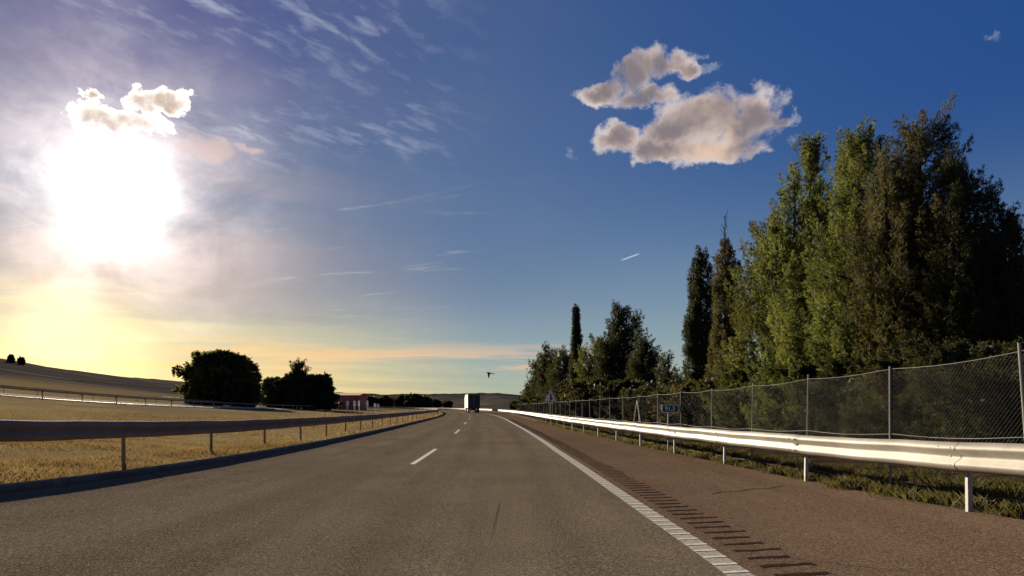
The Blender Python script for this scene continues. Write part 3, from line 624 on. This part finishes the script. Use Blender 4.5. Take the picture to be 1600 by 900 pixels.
# ------------------------------------------------------------------ trees
def sprays(rng, centers, dirs, size, k=7, spread=.75, w=.2):
    """k narrow triangles fanning from every centre roughly along its direction"""
    n = len(centers); c = np.repeat(centers, k, 0); d_ = np.repeat(dirs, k, 0); s_ = np.repeat(np.broadcast_to(size, (n,)), k)
    v = d_+rng.normal(0, spread, (n*k, 3)); v /= np.linalg.norm(v, axis=1)[:, None]+1e-9
    L_ = (s_*rng.uniform(.5, 1.15, n*k))[:, None]; side = np.cross(v, rng.normal(0, 1, (n*k, 3))); side /= np.linalg.norm(side, axis=1)[:, None]+1e-9
    b = c+rng.normal(0, .18, (n*k, 3))*s_[:, None]
    V = np.stack([b-side*L_*w*.35, b+v*L_*.55+side*L_*w, b+v*L_, b+v*L_*.45-side*L_*w], 1).reshape(-1, 3)
    return V, np.arange(n*k*4).reshape(-1, 4)
def tree(name, px, d, top, width, mat_, label, group, seed, prof='cone', nb=120, per=60, spray=.22, up=.8, base_frac=.03, lean=0., X=None, cat='tree', k=7, k_w=.2, ragged=.25, H=None, trunk_r=None, jit=1.):
    """PX, TOP place the tip in the picture at depth D; WIDTH is the crown's radius in metres"""
    rng = np.random.default_rng(seed); x = (px-800)/F*d if X is None else X
    z0 = float(zt(x, d))-.03; H = (CAMH+(HY-top)/F*d-z0) if H is None else H
    t = thing(name, (x, d, z0), label, cat, group)
    # profile: crown radius at relative height
    prof_f = {'column': lambda h: np.minimum(1, (h/.10+.35))*np.power(np.clip(1-h, 0, 1), .42)*(1.0), 'cone': lambda h: np.minimum(1, h/.12+.45)*np.power(np.clip(1-h, 0, 1), .7)*1.05,
              'spire': lambda h: np.where(h < .35, 1-.2*h, np.clip((1-h)/.65, 0, 1)**1.05*.85+.05), 'full': lambda h: np.minimum(1, h/.2+.45)*np.power(np.clip(1-h, 0, 1), .36),
              'fir': lambda h: np.clip(1-h, 0, 1)**.95*1.05+.03, 'dome': lambda h: np.sqrt(np.clip(1-(np.maximum(h-.3, 0)/.7)**2, 0, 1))*np.minimum(1, h/.25+.5)}[prof]
    C_, D_, S_ = [], [], []; tr = MB(); n_leader = {'cone': 4, 'full': 6}.get(prof, 1)
    lead = [(0, 0, 1.)]
    for i in range(n_leader-1):
        a = rng.uniform(0, 6.28); lead.append((math.cos(a)*width*.42, math.sin(a)*width*.42, rng.uniform(.74, .95)))
    rt = trunk_r or H*.022
    for (lx, ly, lh) in lead:
        hh = np.linspace(0, lh, 8); tr.tube([(lx*min(1, q*1.6)+lean*q*H+.03*H*math.sin(q*7+lx)*.3, ly*min(1, q*1.6), q*H) for q in hh], [rt*(1-.93*q/lh)*(1 if lh == 1. else .6)+.008 for q in hh], 8)
    for b_ in range(nb):
        li = rng.integers(0, len(lead)) if b_ > 4 else 0; lx, ly, lh = lead[li]
        h = base_frac+(lh-base_frac)*(rng.uniform(0, 1)**(.85)); h = min(h, lh*.985)
        R = width*float(prof_f(h/lh*1.0 if li else h))*(1 if li == 0 else .72)*rng.uniform(1-ragged, 1+ragged*.6)*(1+(.45 if rng.uniform() < .13 else 0))
        a = rng.uniform(0, 2*math.pi); st = np.array([lx*min(1, h*1.6)+lean*h*H, ly*min(1, h*1.6), h*H])
        rise = up*(.6+.8*rng.uniform()); L_ = max(R, .12)
        tt = np.linspace(0, 1, 6)[:, None]; droop = rng.uniform(-.1, .12)
        curve = st+np.c_[np.cos(a)*tt*L_, np.sin(a)*tt*L_, (rise*tt**1.5-droop*tt)*L_]; curve[:, :2] += rng.normal(0, .05, (6, 2))*L_*tt
        if b_ % 3 == 0 and L_ > .4: tr.tube(list(curve[:5]), list(np.linspace(rt*.28, .006, 5)), 5, False)
        npn = max(6, int(per*(.35+.65*L_/width)))
        s = rng.uniform(0, 1, npn)**.62*.9+.1; p = np.stack([np.interp(s, tt[:, 0], curve[:, i]) for i in range(3)], 1)
        rad_ = (.26*L_+.04)*(1-.78*s); p += rng.normal(0, .55, (npn, 3))*rad_[:, None]*jit
        out_ = np.array([math.cos(a), math.sin(a), rise*.9]); out_ /= np.linalg.norm(out_)
        C_.append(p); D_.append(np.broadcast_to(out_, p.shape)+rng.normal(0, .25, p.shape)); S_.append(spray*(1.15-.35*s)*rng.uniform(.7, 1.2, npn))
    C_ = np.concatenate(C_); ok = C_[:, 2] > .05; C_ = C_[ok]; D_ = np.concatenate(D_)[ok]; S_ = np.concatenate(S_)[ok]
    V, Fq = sprays(rng, C_, D_, S_, k, .55, k_w)
    V[:, 2] = np.maximum(V[:, 2], .02)
    tr.put('trunk', M['bark'], t)
    o = bpy.data.objects.new('crown', mesh('crown', V, Fq, mat_)); C.objects.link(o); o.parent = t
    return t
def plumes(name, px, d, top, width, mat_, label, group, seed, prof='full', nb=300, per=46, plen=.75, spray=.12, leads=5, up=.85, k=6, k_w=.11, lspread=.45, lr=.68, X=None, fat=.21, low=0., cat='tree'):
    """conifer built of many upswept feathery plumes on a loose envelope"""
    rng = np.random.default_rng(seed); x = (px-800)/F*d if X is None else X
    z0 = float(zt(x, d))-.03; H = CAMH+(HY-top)/F*d-z0
    t = thing(name, (x, d, z0), label, cat, group)
    pf = {'full': lambda h: min(1, h/.12+.6)*max(1-h, 0)**.42, 'cone': lambda h: min(1, h/.1+.6)*max(1-h, 0)**.72, 'fir': lambda h: min(1, h/.06+.6)*max(1-h, 0)**.95+.02, 'column': lambda h: min(1, h/.1+.5)*max(1-h, 0)**.33*(.93+.07*math.sin(h*9))}[prof]
    tr = MB(); rt = H*.02; L = [(0., 0., 1.)]
    for i in range(leads-1):
        a = rng.uniform(0, 6.28)+i*2.4; rr_ = width*lspread*rng.uniform(.7, 1.25); L.append((math.cos(a)*rr_, math.sin(a)*rr_, rng.uniform(.68, .95)))
    for i, (lx, ly, lh) in enumerate(L):
        hh = np.linspace(0, lh*.97, 9); tr.tube([(lx*min(1, q*1.8)+.02*H*math.sin(q*6+i)*.3, ly*min(1, q*1.8), q*H) for q in hh], [rt*(1-.95*q)*(1 if i == 0 else .55)+.006 for q in hh], 7)
    Cs, Ds, Ss, Ts = [], [], [], []
    def plume(p, ax, l, tone):
        n = max(8, int(per*(l/plen)**1.3)); s = rng.uniform(0, 1, n)**.85
        side = rng.normal(0, 1, (n, 3)); side -= (side@ax)[:, None]*ax; side /= np.linalg.norm(side, axis=1)[:, None]
        r = fat*l*(np.clip(1-s, 0, 1)**.55)*rng.uniform(.1, 1, n)**.6*1.25
        bend = np.array([0, 0, .22*l])
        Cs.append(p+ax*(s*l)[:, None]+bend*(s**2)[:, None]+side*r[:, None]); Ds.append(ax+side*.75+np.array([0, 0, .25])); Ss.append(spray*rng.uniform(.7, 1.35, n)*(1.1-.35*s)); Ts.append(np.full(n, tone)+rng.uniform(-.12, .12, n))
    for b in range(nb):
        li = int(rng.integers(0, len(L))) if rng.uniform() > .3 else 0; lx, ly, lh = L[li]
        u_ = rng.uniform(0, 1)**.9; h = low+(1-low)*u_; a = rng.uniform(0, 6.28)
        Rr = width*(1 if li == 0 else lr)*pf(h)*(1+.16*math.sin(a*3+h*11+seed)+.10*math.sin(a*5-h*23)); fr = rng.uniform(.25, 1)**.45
        hz = h*lh*H; m_ = min(1, hz/H*1.8); rad_ = np.array([math.cos(a), math.sin(a), 0.])
        l = plen*rng.uniform(.6, 1.3)*(1-.35*h)*(1.35 if rng.uniform() < .1 else 1)
        ax = rad_*(.75-.35*h)*rng.uniform(.6, 1.3)+np.array([0, 0, up*rng.uniform(.5, 1.25)]); ax /= np.linalg.norm(ax)
        p = np.array([lx*m_, ly*m_, hz])+rad_*max(Rr*fr-l*.45*ax[:2]@rad_[:2]*1.0, 0.)-np.array([0, 0, l*.5*ax[2]])*(.9 if h > .75 else .4)
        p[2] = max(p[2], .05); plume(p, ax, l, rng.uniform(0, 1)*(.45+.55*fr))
        if b % 4 == 0 and Rr > .4:
            q0 = np.array([lx*m_, ly*m_, max(hz-.35*Rr, .1)]); tr.tube([q0, (q0+p)/2+rng.normal(0, .04, 3), p+ax*l*.3], [rt*.22, rt*.14, .006], 5, False)
    for lx, ly, lh in L:
        for kk in range(4): plume(np.array([lx, ly, lh*H-plen*(.55+.25*kk)*.9])+rng.normal(0, .05, 3)*plen, np.array([rng.normal(0, .12), rng.normal(0, .12), 1.]), plen*rng.uniform(.6, .85), rng.uniform(.2, .9))
    C0 = np.concatenate(Cs); D0 = np.concatenate(Ds); S0 = np.concatenate(Ss); T0 = np.concatenate(Ts)
    V, Fq = sprays(rng, C0, D0, S0, k, .42, k_w); V[:, 2] = np.clip(V[:, 2], .02, None)
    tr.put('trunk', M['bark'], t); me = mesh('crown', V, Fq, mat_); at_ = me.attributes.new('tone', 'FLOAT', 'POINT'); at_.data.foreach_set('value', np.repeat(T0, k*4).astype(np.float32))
    o = bpy.data.objects.new('crown', me); C.objects.link(o); o.parent = t
    return t
GR = 'cypress and conifer trees behind the roadside fence'
T = tree
PL = plumes
PL('cypress_tree', 1096, 28, 398, .80, M['leaf_dark'], 'narrow dark columnar cypress standing left of the tall clump', GR, 1, 'column', 420, 44, .7, .13, 2, 2.2, lspread=.3, lr=.8)
PL('cypress_tree', 1138, 26, 386, .88, M['leaf_brown'], 'brownish narrow cypress with a bare twiggy tip', GR, 2, 'column', 420, 44, .65, .12, 2, 2.2, lspread=.3, lr=.8)
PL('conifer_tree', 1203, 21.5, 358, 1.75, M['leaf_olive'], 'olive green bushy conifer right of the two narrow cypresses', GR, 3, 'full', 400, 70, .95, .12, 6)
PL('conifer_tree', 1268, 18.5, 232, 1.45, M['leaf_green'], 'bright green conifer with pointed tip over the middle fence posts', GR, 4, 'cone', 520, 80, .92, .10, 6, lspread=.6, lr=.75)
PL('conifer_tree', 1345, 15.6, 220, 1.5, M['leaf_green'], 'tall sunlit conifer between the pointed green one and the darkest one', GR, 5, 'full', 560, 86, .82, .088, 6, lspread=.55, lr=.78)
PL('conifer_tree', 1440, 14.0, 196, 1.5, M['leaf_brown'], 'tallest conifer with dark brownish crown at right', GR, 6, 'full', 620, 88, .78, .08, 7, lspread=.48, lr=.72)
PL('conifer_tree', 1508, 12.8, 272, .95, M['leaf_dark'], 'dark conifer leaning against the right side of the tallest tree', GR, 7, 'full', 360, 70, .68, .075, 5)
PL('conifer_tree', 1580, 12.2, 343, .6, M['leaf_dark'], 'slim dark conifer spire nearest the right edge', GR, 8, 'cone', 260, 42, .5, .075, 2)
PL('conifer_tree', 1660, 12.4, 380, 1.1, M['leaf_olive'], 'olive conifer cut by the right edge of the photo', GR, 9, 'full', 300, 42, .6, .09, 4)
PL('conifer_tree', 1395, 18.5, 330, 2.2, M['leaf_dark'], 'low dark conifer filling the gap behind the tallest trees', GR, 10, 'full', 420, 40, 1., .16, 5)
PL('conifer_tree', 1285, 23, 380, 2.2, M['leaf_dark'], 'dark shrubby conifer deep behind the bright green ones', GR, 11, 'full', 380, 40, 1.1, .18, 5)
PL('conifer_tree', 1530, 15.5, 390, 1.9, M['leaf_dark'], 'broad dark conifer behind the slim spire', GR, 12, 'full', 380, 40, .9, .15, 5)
# bare tip
t = thing('dead_cypress_top', ((1131-800)/F*26, 25.9, float(zt(8.3, 26))), 'bare twiggy top sticking out above the brownish cypress', 'dead tree')
rng = np.random.default_rng(9); mb = MB(); zz0, zz1 = CAMH+(HY-560)/F*26, CAMH+(HY-346)/F*26
mb.tube([(0, 0, 0), (0, 0, zz0), (.03, 0, (zz0+zz1)/2+1), (0, 0, zz1)], [.06, .04, .015, .005], 6)
for i in range(46):
    z = zz1-rng.uniform(.05, 1.5); a = rng.uniform(0, 6.28); L_ = rng.uniform(.12, .34); p = np.array([0, 0, z]); q = p+np.array([math.cos(a)*L_*.6, math.sin(a)*L_*.6, L_]); mb.tube([p, (p+q)/2+rng.normal(0, .02, 3), q], [.008, .006, .003], 4, False)
mb.put('trunk', M['bark'], t)
# middle group
MG = GR
PL('cypress_tree', 901, 62, 487, .62, M['leaf_dark'], 'thin dark cypress spire standing alone above the middle group', GR, 21, 'cone', 420, 24, 1.3, .22, 1, 2.4, X=6.0)
PL('conifer_tree', 968, 50, 485, 3.0, M['leaf_dark'], 'broad feathery conifer right of the thin cypress spire', MG, 22, 'fir', 460, 44, 1.5, .22, 5, .45, lr=.55)
PL('conifer_tree', 935, 54, 535, 2.3, M['leaf_olive'], 'lower olive conifer under the broad feathery one', MG, 23, 'cone', 230, 32, 1.3, .22, 4, .6)
PL('conifer_tree', 1008, 44, 535, 1.6, M['leaf_dark'], 'dark conifer on the right shoulder of the middle group', MG, 24, 'fir', 230, 32, 1.2, .2, 4, .5)
PL('conifer_tree', 1038, 40, 560, 1.35, M['leaf_dark'], 'small dark conifer before the sky gap beside the narrow cypress', MG, 25, 'fir', 130, 28, 1.1, .19, 4, .45)
PL('conifer_tree', 1062, 37, 588, .9, M['leaf_dark'], 'lowest conifer in the sky gap next to the narrow cypress', MG, 26, 'fir', 70, 24, .9, .18, 3, .45)
PL('conifer_tree', 880, 68, 550, 2.5, M['leaf_dark'], 'rounded conifer directly left of the thin cypress spire', MG, 27, 'full', 220, 30, 1.4, .26, 4, .6)
PL('conifer_tree', 855, 78, 543, 1.8, M['leaf_dark'], 'feathery conifer above the triangular sign', MG, 28, 'fir', 190, 28, 1.7, .28, 4, .45)
PL('conifer_tree', 838, 90, 568, 1.7, M['leaf_dark'], 'shorter conifer left of the triangular sign', MG, 29, 'fir', 140, 26, 1.7, .3, 3, .45)
PL('conifer_tree', 827, 104, 600, 1.3, M['leaf_dark'], 'last small conifer at the left end of the roadside row', MG, 30, 'fir', 90, 24, 1.6, .32, 3, .45)
for i, (px, d, top, w) in enumerate([(870, 74, 612, 2.6), (905, 62, 600, 2.6), (945, 50, 600, 2.4), (985, 42, 602, 2.0), (1025, 36, 612, 1.7), (1060, 31, 618, 1.5), (1110, 25, 606, 1.5), (845, 90, 618, 2.6)]):
    T('shrub', px, d, top, w, M['leaf_dark'] if i % 2 else M['leaf_brown'], ['dark bush low behind the fence right of the triangular sign', 'dark bush at the foot of the thin cypress spire', 'dark bush under the broad feathery conifer', 'dark bush low behind the fence left of the braced post', 'dark bush behind the braced fence post', 'dull bush behind the small green number plate', 'dark bush at the foot of the narrow cypresses', 'lowest bush behind the triangular sign'][[0, 1, 2, 3, 4, 5, 6, 7][i]], 'low bushes behind the fence', 40+i, 'dome', 110, 45, .36 if d > 40 else .26, .3, .0, cat='bush')
for i, (px, d, top, w) in enumerate([(1175, 21, 585, 1.3), (1255, 17.5, 575, 1.3), (1345, 14.6, 560, 1.2), (1440, 12.4, 560, 1.2), (1535, 10.9, 550, 1.1), (1630, 9.6, 545, 1.0)]):
    T('shrub', px, d, top, w, [M['leaf_olive'], M['leaf_green'], M['leaf_dark'], M['leaf_brown'], M['leaf_dark'], M['leaf_dark']][i], ['olive undergrowth bush where the tall clump begins', 'green undergrowth bush behind the mesh under the pointed conifer', 'dark undergrowth bush behind the mesh under the sunlit conifer', 'brown undergrowth bush behind the mesh under the tallest tree', 'dark undergrowth bush behind the last fence panel', 'dark undergrowth bush beyond the last fence post'][i], 'undergrowth bushes under the tall clump', 60+i, 'dome', 150, 70, .12, .35, .0, cat='bush', k_w=.16, ragged=.4)
# across the median
T('pine_tree', 346, 112, 554, 4.6, M['leaf_far'], 'large round dark tree beyond the far carriageway', None, 70, 'dome', 420, 44, .8, .15, .05, k_w=.28, ragged=.12, trunk_r=.4)
T('pine_tree', 309, 116, 588, 1.9, M['leaf_far'], 'small dark tree joined to the left side of the large round one', None, 71, 'dome', 100, 45, .8, .2, .03, k_w=.28)
T('pine_tree', 382, 110, 588, 2.0, M['leaf_far'], 'small dark tree joined to the right side of the large round one', None, 77, 'dome', 100, 45, .8, .2, .03, k_w=.28)
T('leafy_tree', 428, 128, 594, 2.4, M['leaf_yellow'], 'pale yellow green tree between the round tree and the pointed one', None, 72, 'dome', 140, 50, .7, .25, .0, k_w=.28)
PL('fir_tree', 468, 120, 569, 2.6, M['leaf_dark'], 'dark pointed fir rising from the group beside the red building', None, 73, 'fir', 330, 26, 2., .42, 2, .35)
T('leafy_tree', 492, 120, 590, 2.7, M['leaf_dark'], 'dark tree on the right shoulder of the pointed fir', None, 74, 'dome', 180, 50, .75, .25, .0, k_w=.26)
T('leafy_tree', 451, 122, 592, 2.1, M['leaf_dark'], 'dark tree on the left shoulder of the pointed fir', None, 75, 'dome', 120, 50, .75, .25, .0, k_w=.26)
T('leafy_tree', 507, 121, 606, 1.4, M['leaf_dark'], 'lowest dark tree next to the red building', None, 76, 'dome', 90, 45, .7, .25, .0, k_w=.26)
GF = 'distant trees on the fields'
for i, (px, d, top, w) in enumerate([(601, 330, 622, 4.5), (614, 350, 624, 3.2), (630, 330, 620, 5), (648, 320, 619, 6.5), (661, 325, 622, 5), (682, 420, 627, 4), (700, 430, 629, 3.5), (806, 330, 631, 3), (580, 300, 624, 3.5), (17, 430, 557, .8), (33, 430, 561, .7)]):
    T('distant_tree', px, d, top, w*.68, M['leaf_dark'], ['dark far tree first right of the white marker posts', 'small far tree second right of the marker posts', 'wide far tree left of the largest far tree', 'largest dark far tree left of the truck', 'far tree on the right flank of the largest one', 'small far tree midway between the largest one and the truck', 'small far tree just left of the truck', 'far bush at the foot of the last roadside conifer', 'far tree behind the white marker posts', 'tiny tree on the ridge of the left hill nearest the photo edge', 'second tiny tree on the ridge of the left hill'][i], GF, 90+i, 'dome', 50, 30, 1.6, .2, .0, k=5, k_w=.35)

# ------------------------------------------------------------------ red building and white marker posts
d = 150.; cx = (538-800)/F*d; z0 = float(zt(cx, d))
M['redwall'] = plain('dark red cladding', (.26, .055, .04), .8, 0, .2, 1.); M['redroof'] = plain('red roof', (.22, .06, .045), .8, 0, .2, 1., .1)
M['glassdark'] = plain('dark glass', (.02, .022, .025), .15)
t = thing('roadside_building', (cx, d, z0), 'low dark red building with a small white sign beyond the far carriageway', 'building')
hgt = CAMH+(HY-614)/F*d-z0
mb = MB(); mb.box(-3.6, 3.2, 0, 9, -.3, hgt-.5); mb.put('wall', M['redwall'], t)
mb = MB(); mb.add([(-3.9, -.4, hgt-.5), (3.5, -.4, hgt-.5), (3.5, 9.4, hgt-.5), (-3.9, 9.4, hgt-.5), (-3.9, 4.5, hgt+.15), (3.5, 4.5, hgt+.05)], [(0, 1, 5, 4), (2, 3, 4, 5), (0, 4, 3), (1, 2, 5), (0, 3, 2, 1)]); mb.put('roof', M['redroof'], t)
mb = MB(); mb.box(-2.9, -1.7, -.08, -.003, hgt-1.25, hgt-.95); mb.put('sign_board', M['white'], t)
for x0 in (-1.1, .5, 1.9):
    mb = MB(); mb.box(x0, x0+.9, -.05, -.003, .9, 1.7); w = mb.put('window', M['glassdark'], t)
    mb = MB(); mb.box(x0-.06, x0+.96, -.07, -.052, 1.7, 1.78); mb.box(x0-.06, x0+.96, -.07, -.052, .82, .9); mb.put('frame', M['grey'], w)
mb = MB(); mb.box(-2.9, -1.9, -.05, -.003, 0, 2.0); mb.put('door', M['grey'], t)
lb = ['leftmost', 'second from left', 'third from left', 'fourth from left', 'fifth from left', 'sixth from left']
for i, (px, d, top, bot) in enumerate([(543, 128, 626, 634), (554, 129, 626, 634), (561, 131, 626, 635), (574, 133, 626, 632), (586, 135, 630, 635), (591, 139, 631, 635)]):
    cx = (px-800)/F*d; z0 = float(zt(cx, d)); h_ = CAMH+(HY-top)/F*d-z0; w_ = .28 if i in (0, 1, 4) else .2
    t = thing('marker_post', (cx, d, z0), 'white road marker post by the far carriageway, '+lb[i]+' of the six', 'marker post', 'white marker posts near the red building')
    mb = MB(); mb.prism([(-w_*.4, -.1), (w_*.4, -.1), (w_*.4, h_*.5), (-w_*.4, h_*.5)], -.05, .05); mb.put('post', M['trk_white'], t)
    mb = MB(); mb.prism([(-w_, h_*.5), (w_, h_*.5), (w_, h_*.86), (w_*.5, h_), (-w_*.5, h_), (-w_, h_*.86)], -.06, .06); mb.put('head', M['trk_white'], t)

# ------------------------------------------------------------------ grass
def blades(rng, P_, h, w, lean=.5):
    n = len(P_); a = rng.uniform(0, 6.28, n); d_ = np.c_[np.cos(a), np.sin(a)]; hh = h*rng.uniform(.4, 1.25, n); ww = w*rng.uniform(.6, 1.3, n)
    z = zt(P_[:, 0], P_[:, 1])-.03; b = np.c_[P_, z]; le = rng.uniform(.1, lean, n)*hh; a2 = rng.uniform(0, 6.28, n); s_ = np.c_[np.cos(a2), np.sin(a2)]
    V = np.zeros((n, 4, 3)); V[:, 0] = b; V[:, 0, :2] -= s_*ww[:, None]; V[:, 1] = b; V[:, 1, :2] += s_*ww[:, None]
    V[:, 2] = b; V[:, 2, :2] += d_*(le*.45)[:, None]+s_*(ww*.7)[:, None]; V[:, 2, 2] += hh*.6; V[:, 3] = b; V[:, 3, :2] += d_*le[:, None]; V[:, 3, 2] += hh
    return V.reshape(-1, 3), np.arange(n*4).reshape(-1, 4)
rng = np.random.default_rng(77)
# clumps under the right guardrail
nc = 420; q = rng.uniform(3, 60, nc); o_ = off_rail(q)+.20+rng.uniform(0, 1, nc)**1.6*1.6; cP, _ = road.at(q, o_); sz = rng.uniform(.5, 1.2, nc)
n_ = 150; P_ = np.repeat(cP, n_, 0)+rng.normal(0, 1, (nc*n_, 2))*np.repeat(sz, n_)[:, None]*.13
V, Fq = blades(rng, P_, np.repeat(.15*sz, n_), .0035, 1.1); tag(obj('verge_grass', V, Fq, M['grass']), kind='stuff')
# dry grass of the median, thinner with distance
parts = []
for lo, hi, n_, h, w in ((1.5, 22, 90000, .08, .005), (22, 60, 50000, .10, .009), (60, 130, 16000, .12, .016)):
    q = rng.uniform(lo, hi, n_); o_ = -4.15-rng.uniform(0, 1, n_)**1.3*(9 if lo < 20 else 16); P_, _ = road.at(q, o_)
    dens = .5+.5*np.sin(P_[:, 0]*.9+np.sin(P_[:, 1]*.23)*2.2)*np.sin(P_[:, 1]*.37+P_[:, 0]*.31)+.4*np.sin(P_[:, 0]*2.3+P_[:, 1]*1.7)*np.sin(P_[:, 1]*2.1-P_[:, 0])
    keep = rng.uniform(0, 1, n_) < np.clip(dens+.12, .08, 1); P_ = P_[keep]; tall = .55+.8*np.clip(dens[keep], 0, 1)
    parts.append(blades(rng, P_, h*tall, w, 1.1))
V = np.concatenate([p[0] for p in parts]); tag(obj('dry_grass', V, np.arange(len(V)).reshape(-1, 4), M['drygrass']), kind='stuff')
